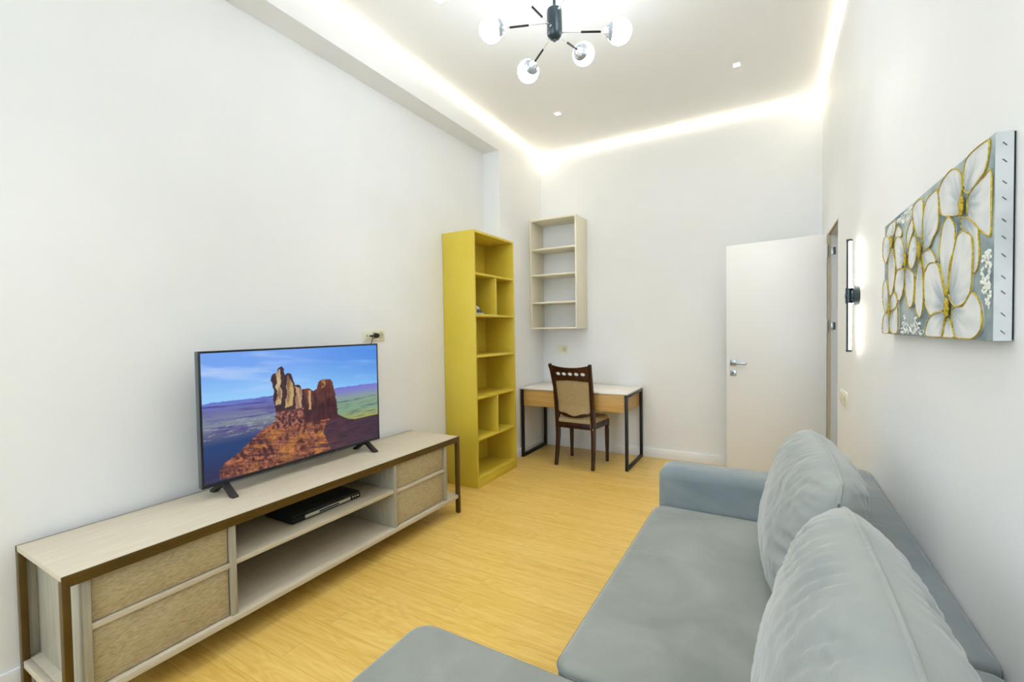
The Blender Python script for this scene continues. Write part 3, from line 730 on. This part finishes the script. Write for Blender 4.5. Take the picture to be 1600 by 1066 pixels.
# ------------------------------------------------------------------ pendant lamp
hx, hy = 1.555, 2.24
t = thing('pendant_lamp', 'ceiling lamp with six lit white glass globes on radiating thin arms', 'ceiling lamp', (hx, hy, H))
MB().lathe([(0, 0), (.06, 0), (.06, -.02), (.052, -.028), (.012, -.03), (0, -.03)], (hx, hy, H-.0005), n=32).build('ceiling_rose', 'gunmetal', t)
MB().cyl((hx, hy, H-.03), (hx, hy, 3.05), .008).build('stem', 'gunmetal', t)
MB().lathe([(0, .140), (.03, .140), (.038, .133), (.04, .122), (.04, .008), (.0385, .004), (.038, 0), (.033, -.010), (.018, -.020), (.009, -.022), (.008, -.028), (.004, -.033), (0, -.034)], (hx, hy, 2.937), n=32).build('hub', 'gunmetal', t)
arms = [(30, .345, 2.955, 2.955), (87, .38, 3.03, 2.955), (142, .34, 2.93, 2.91), (-155, .338, 2.992, 3.005), (-92, .35, 2.934, 2.965), (-33, .35, 3.13, 3.05)]
for a, r, zb_, za in arms:
    a = math.radians(a); dr = Vector((math.cos(a), math.sin(a), 0)); c = Vector((hx, hy, zb_))+dr*r; s = Vector((hx, hy, max(za, 2.95)))+dr*.036
    ax_ = (c-s).normalized(); Ln = (c-s).length; e_ = Ln-.084
    arm = MB().cyl(s, s+ax_*e_, .0026, n=12).cyl(s-ax_*.006, s+ax_*.012, .006, n=12).build('arm', 'chrome', t)
    MB().cyl(s+ax_*(e_*.46), s+ax_*(e_*.93), .0055, n=14).build('dark_sleeve', 'blackmetal', arm)
    MB().lathe([(0, -.004), (.012, -.004), (.018, .004), (.022, .022), (.03, .028), (0, .028)], s+ax_*e_, ax_, 24).build('lamp_holder', 'trim', arm)
    # toothed steel ring hugging the globe
    q0 = c-ax_*.064; ring = MB().lathe([(.022, .006), (.030, .003), (.040, .010), (.047, .020), (.0455, .0225), (.036, .012), (.026, .008), (.022, .006)], q0, ax_, 32)
    pv = ax_.to_track_quat('Z', 'Y').to_matrix()
    for k in range(8):
        w_ = pv @ Vector((math.cos(k*PI/4), math.sin(k*PI/4), 0)); ring.cyl(q0+w_*.024-ax_*.002, q0+w_*.030+ax_*.006, .0045, n=8)
    ring.build('collar', 'steel', arm)
    MB().sphere(c, .064).build('globe', 'ball', arm)

# ------------------------------------------------------------------ painting
PT = [[[0.149, 0.2658], [[0.1652, 0.2715], [0.1209, 0.2601], [0.0738, 0.235], [0.0677, 0.214], [0.0613, 0.1788], [0.0714, 0.1492], [0.091, 0.1411], [0.1003, 0.1614], [0.1075, 0.208], [0.1078, 0.2209], [0.145, 0.239], [0.168, 0.2552]]], [[0.1498, 0.2955], [[0.1754, 0.282], [0.2889, 0.3022], [0.314, 0.3291], [0.3235, 0.3693], [0.2913, 0.3902], [0.238, 0.398], [0.1987, 0.389], [0.1679, 0.3679], [0.1609, 0.3493], [0.1604, 0.3301], [0.1762, 0.31]]], [[0.1503, 0.3133], [[0.1475, 0.3268], [0.1546, 0.3523], [0.149, 0.3789], [0.1308, 0.3943], [0.0841, 0.398], [0.023, 0.3942], [0.0177, 0.3809], [0.0268, 0.3505], [0.0443, 0.3345], [0.082, 0.3255], [0.1164, 0.3142]]], [[0.1403, 0.2933], [[0.1194, 0.3127], [0.0441, 0.3281], [0.0188, 0.3334], [0.0063, 0.3256], [0.005, 0.2778], [0.0056, 0.2159], [0.0177, 0.2055], [0.0682, 0.2317], [0.1088, 0.2553], [0.1273, 0.2706]]], [[0.8118, 0.3201], [[0.9129, 0.3583], [0.8707, 0.3896], [0.7749, 0.3877], [0.767, 0.3734], [0.8044, 0.3398]]], [[0.8039, 0.3188], [[0.7811, 0.3358], [0.7445, 0.3618], [0.6872, 0.3371], [0.7005, 0.3199]]], [[0.6251, 0.2387], [[0.607, 0.2696], [0.627, 0.3095], [0.5846, 0.3446], [0.5609, 0.348], [0.5484, 0.3152], [0.5772, 0.2945]]], [[0.4808, 0.2662], [[0.5085, 0.2955], [0.5551, 0.3484], [0.5503, 0.3841], [0.4842, 0.3904], [0.4528, 0.3754], [0.4514, 0.3273], [0.4603, 0.2792], [0.4866, 0.2837]]], [[0.4495, 0.2583], [[0.4501, 0.2775], [0.4514, 0.3273], [0.4229, 0.3698], [0.3582, 0.3781], [0.3278, 0.3731], [0.314, 0.3264], [0.321, 0.279], [0.355, 0.2614], [0.3907, 0.2405], [0.4392, 0.2477]]], [[0.4591, 0.2369], [[0.4488, 0.2325], [0.3905, 0.2344], [0.3492, 0.2131], [0.3357, 0.1947], [0.3895, 0.1955], [0.4273, 0.1764], [0.4429, 0.2018], [0.4537, 0.2241]]], [[0.4713, 0.2265], [[0.4742, 0.2177], [0.4471, 0.1724], [0.44, 0.0971], [0.4696, 0.0526], [0.5193, 0.0849], [0.521, 0.1481], [0.4949, 0.1987]]], [[0.2442, 0.0881], [[0.2484, 0.1065], [0.2848, 0.1566], [0.3022, 0.1987], [0.3029, 0.2257], [0.2878, 0.2649], [0.2649, 0.2868], [0.2349, 0.2871], [0.1985, 0.2611], [0.1944, 0.2357], [0.1938, 0.2144], [0.2246, 0.1812], [0.2381, 0.1392], [0.2432, 0.1087]]], [[0.2293, 0.0875], [[0.2297, 0.1028], [0.2307, 0.1386], [0.2139, 0.1824], [0.1905, 0.2213], [0.1741, 0.237], [0.145, 0.239], [0.108, 0.2255], [0.096, 0.2175], [0.0929, 0.2102], [0.089, 0.1714], [0.0987, 0.1043], [0.1343, 0.0808], [0.1796, 0.0742], [0.2075, 0.0815]]], [[0.2514, 0.0781], [[0.2598, 0.1045], [0.3014, 0.1717], [0.3356, 0.1919], [0.3895, 0.1955], [0.4272, 0.1734], [0.4308, 0.1263], [0.42, 0.0903], [0.3764, 0.0598], [0.332, 0.0645], [0.2823, 0.0659], [0.2591, 0.0784]]], [[0.2214, 0.0668], [[0.2002, 0.0712], [0.1404, 0.0739], [0.0957, 0.1007], [0.0586, 0.0863], [0.0392, 0.0615], [0.0408, 0.0247], [0.09, 0.003], [0.1776, 0.003], [0.2062, 0.0362]]], [[0.2357, 0.0518], [[0.2429, 0.0441], [0.2207, 0.0414], [0.1913, 0.0039], [0.2726, 0.003], [0.2653, 0.0233]]], [[0.2587, 0.0626], [[0.2664, 0.0628], [0.3066, 0.0638], [0.3671, 0.054], [0.4038, 0.0312], [0.4079, 0.0033], [0.2805, 0.0032], [0.2618, 0.0365], [0.2546, 0.0547]]], [[0.4911, 0.2537], [[0.4965, 0.2545], [0.5137, 0.2852], [0.5535, 0.2934], [0.5942, 0.2526], [0.581, 0.2148], [0.5452, 0.2011], [0.5065, 0.2249]]], [[0.6314, 0.2375], [[0.6385, 0.2587], [0.6727, 0.3049], [0.729, 0.3248], [0.7653, 0.3091], [0.7564, 0.2569], [0.726, 0.2174], [0.6636, 0.2175]]], [[0.631, 0.2206], [[0.6436, 0.2085], [0.726, 0.2138], [0.7616, 0.1738], [0.7531, 0.1368], [0.6949, 0.1122], [0.6483, 0.1407], [0.6361, 0.1738]]], [[0.6246, 0.2199], [[0.6178, 0.2057], [0.5566, 0.1927], [0.5217, 0.1733], [0.531, 0.1012], [0.5714, 0.0851], [0.6025, 0.1045], [0.6295, 0.1665]]], [[0.8197, 0.3176], [[0.8362, 0.3354], [0.904, 0.3544], [0.9392, 0.3404], [0.947, 0.2934], [0.9014, 0.2579], [0.851, 0.2767], [0.8273, 0.3037]]], [[0.8066, 0.3044], [[0.8033, 0.2964], [0.7639, 0.2579], [0.748, 0.2197], [0.7838, 0.1497], [0.831, 0.1415], [0.8576, 0.2123], [0.8508, 0.269]]], [[0.846, 0.0926], [[0.8546, 0.1006], [0.8558, 0.1468], [0.8824, 0.1914], [0.9262, 0.1911], [0.9431, 0.1482], [0.9237, 0.0991], [0.8793, 0.0781]]], [[0.8296, 0.092], [[0.8218, 0.0993], [0.8066, 0.1288], [0.7533, 0.1441], [0.716, 0.1096], [0.7372, 0.0926], [0.8133, 0.084]]], [[0.8456, 0.0772], [[0.8622, 0.0738], [0.9227, 0.0632], [0.9448, 0.0048], [0.8437, 0.0043], [0.8366, 0.0465]]], [[0.8293, 0.0806], [[0.8209, 0.069], [0.7371, 0.089], [0.7158, 0.1025], [0.7064, 0.0205], [0.7495, 0.0039], [0.8195, 0.016]]]]
CEN = [[0.1498, 0.2955, 0.0273, 0.0281], [0.24, 0.0738, 0.0271, 0.0327], [0.4718, 0.2448, 0.0305, 0.0288], [0.625, 0.2351, 0.0287, 0.0252], [0.8118, 0.3201, 0.0225, 0.0312], [0.8378, 0.0923, 0.0267, 0.0259]]
FOAM = [[[0.7748, 0.3822], [0.5739, 0.391], [0.5557, 0.3709], [0.6092, 0.3495], [0.7016, 0.3572]], [[0.706, 0.0063], [0.6597, 0.0726], [0.6002, 0.0212], [0.5186, 0.0596], [0.4533, 0.0251], [0.4325, 0.0058]], [[0.0347, 0.1794], [0.0094, 0.1758], [0.0029, 0.1188], [0.0111, 0.0607], [0.0373, 0.0873], [0.054, 0.1123], [0.0475, 0.166]]]
py0_, pz0_, pw, ph = 1.218, 1.345, .952, .400
pf = W-.03
t = thing('painting', 'canvas painting of white flowers outlined in gold on grey-blue, hung on the right wall', 'painting', (W, py0_+pw/2, pz0_))
M['canvas'] = mottled('grey_blue_paint', (92, 116, 132), (176, 190, 192), (1, 1, 1), .55, nscale=9, bump=.3)
M['canvas_side'] = mottled('primed_canvas', (190, 194, 197), (210, 213, 215), (1, 1, 1), .7, nscale=14, bump=.5)
M['petal'] = None
m = bpy.data.materials.new('petal_paint'); m.use_nodes = True; n, l, pb = nodes(m); a = n.new('ShaderNodeAttribute'); a.attribute_name = 'paint'
l.new(a.outputs['Color'], pb.inputs['Base Color']); pb.inputs['Roughness'].default_value = .5; M['petal'] = m
M['gold'] = mottled('gold_relief', (168, 138, 24), (214, 190, 40), (1, 1, 1), .4, nscale=160, bump=.6, metal=.2)
M['foam'] = mottled('white_impasto', (226, 226, 216), (240, 240, 232), (1, 1, 1), .5, nscale=60)
c_ = MB().box(pf, W-.004, py0_, py0_+pw, pz0_, pz0_+ph, bev=.003); cvs = c_.build('canvas', 'canvas', t)
sd = MB().box(pf+.001, W-.004, py0_-.0012, py0_+.0005, pz0_+.001, pz0_+ph-.001).build('canvas_edge', 'canvas_side', t)
box('dark_backing', (W-.005, W-.0002, py0_+.003, py0_+pw-.003, pz0_+.003, pz0_+ph-.003), 'blackmetal', t, 0)  # dark slab filling the gap between canvas and wall
for i in range(11):
    z = pz0_+.02+.036*i+random.uniform(-.006, .006)
    MB().box(W-.021, W-.012, py0_-.0022, py0_-.001, z-.0006, z+.0006, rot=Matrix.Translation((W-.0165, py0_, z)) @ Matrix.Rotation(math.radians(50), 4, 'Y') @ Matrix.Translation((-(W-.0165), -py0_, -z))).build('staple', 'gunmetal', sd)
def smooth_poly(P, m_=4):
    n_ = len(P); Q = []
    for i in range(n_):
        a, b_, c_, d_ = P[i-1], P[i], P[(i+1) % n_], P[(i+2) % n_]
        for k in range(m_):
            f = k/m_
            Q.append(tuple(min(max(b_[j]+.5*f*(c_[j]-a[j]+f*(2*a[j]-5*b_[j]+4*c_[j]-d_[j]+f*(3*(b_[j]-c_[j])+d_[j]-a[j]))), .002), (.95, .398)[j]) for j in (0, 1)))
    return Q
gold = MB(); pbm = bmesh.new(); cl = pbm.verts.layers.float_color.new('paint')
for idx, (cen, P) in enumerate(PT):
    hgt = .0008+.00022*idx; S = smooth_poly(P); ctr = (sum(p_[0] for p_ in S)/len(S), sum(p_[1] for p_ in S)/len(S)); K = 8
    rings = []
    ext = max(math.dist(p_, cen) for p_ in S)
    def colr(y, z):
        d_ = math.dist((y, z), cen)/ext; an = math.atan2(z-cen[1], y-cen[0])
        k = max(0, 1-d_*1.9+.55*noise.noise(Vector((an*7, d_*1.5, idx)))); k2 = noise.noise(Vector((an*5, d_*3, idx+40)))
        return lin(mixc(mixc((230, 232, 233), (206, 212, 217), .2+k2*.8), (128, 146, 162), min(.8, k*.9)))
    for j_ in range(K):
        f_ = 1-j_/K; ring = []
        for p_ in S:
            y, z = ctr[0]+(p_[0]-ctr[0])*f_, ctr[1]+(p_[1]-ctr[1])*f_
            v = pbm.verts.new((pf-hgt-.0006*(1-f_), py0_+y, pz0_+z)); v[cl] = colr(y, z); ring.append(v)
        rings.append(ring)
    cv = pbm.verts.new((pf-hgt-.0006, py0_+ctr[0], pz0_+ctr[1])); cv[cl] = colr(*ctr)
    base_ = [pbm.verts.new((pf+.001, v.co.y, v.co.z)) for v in rings[0]]
    for v in base_: v[cl] = lin((150, 150, 120))
    n_ = len(S)
    for a, b_ in zip([base_]+rings, rings):
        for i in range(n_): pbm.faces.new((a[i], a[(i+1) % n_], b_[(i+1) % n_], b_[i]))
    for i in range(n_): pbm.faces.new((rings[-1][i], rings[-1][(i+1) % n_], cv))
    rad = [.0017+.0008*noise.noise(Vector((p_[0]*60, p_[1]*60, idx))) for p_ in S]
    gold.sweep([(pf-hgt-.0004, py0_+p_[0], pz0_+p_[1]) for p_ in S], rad, rad, n=6, closed=True)
bmesh.ops.recalc_face_normals(pbm, faces=pbm.faces)
o = MB(); o.bm.free(); o.bm = pbm; o.build('petals', 'petal', t, ang=60)
gold.build('gold_outline', 'gold', t, ang=180)
for y, z, hh_, hw_ in CEN:
    g_ = MB(); g_.sphere((pf-.006, py0_+y, pz0_+z), 1, (.004, hw_*.42, hh_*.85), 18)
    for k in range(40):
        an, rr = random.uniform(0, 2*PI), math.sqrt(random.random()); g_.sphere((pf-.0095+.003*rr, py0_+y+hw_*.5*rr*math.cos(an), pz0_+z+hh_*.95*rr*math.sin(an)), random.uniform(.0014, .0028), n=6)
    g_.build('flower_centre', 'gold', t, ang=180)
for i, P in enumerate(FOAM):
    g_ = MB(); ys = [p_[0] for p_ in P]; zs_ = [p_[1] for p_ in P]; cnt = 0
    while cnt < 110:
        y, z = random.uniform(min(ys), max(ys)), random.uniform(min(zs_), max(zs_))
        if inpoly(y, z, P): g_.sphere((pf-.001, py0_+y, pz0_+z), random.uniform(.002, .0048), (.5, 1, 1), 8); cnt += 1
    g_.build('white_impasto', 'foam', t, ang=180)

# daylight through the window end: sky portal in the window opening
pl = bpy.data.lights.new('window_portal', 'AREA'); pl.shape = 'RECTANGLE'; pl.size = WX1-WX0; pl.size_y = WZ1-WZ0
pl.cycles.is_portal = True
po = bpy.data.objects.new('window_portal', pl); C.objects.link(po); po.location = ((WX0+WX1)/2, YB-T-.01, (WZ0+WZ1)/2); po.rotation_euler = (PI/2, 0, 0)

for o in bpy.data.objects:
    if '_local' in o: del o['_local']
    if o.type == 'MESH': o.data.update()
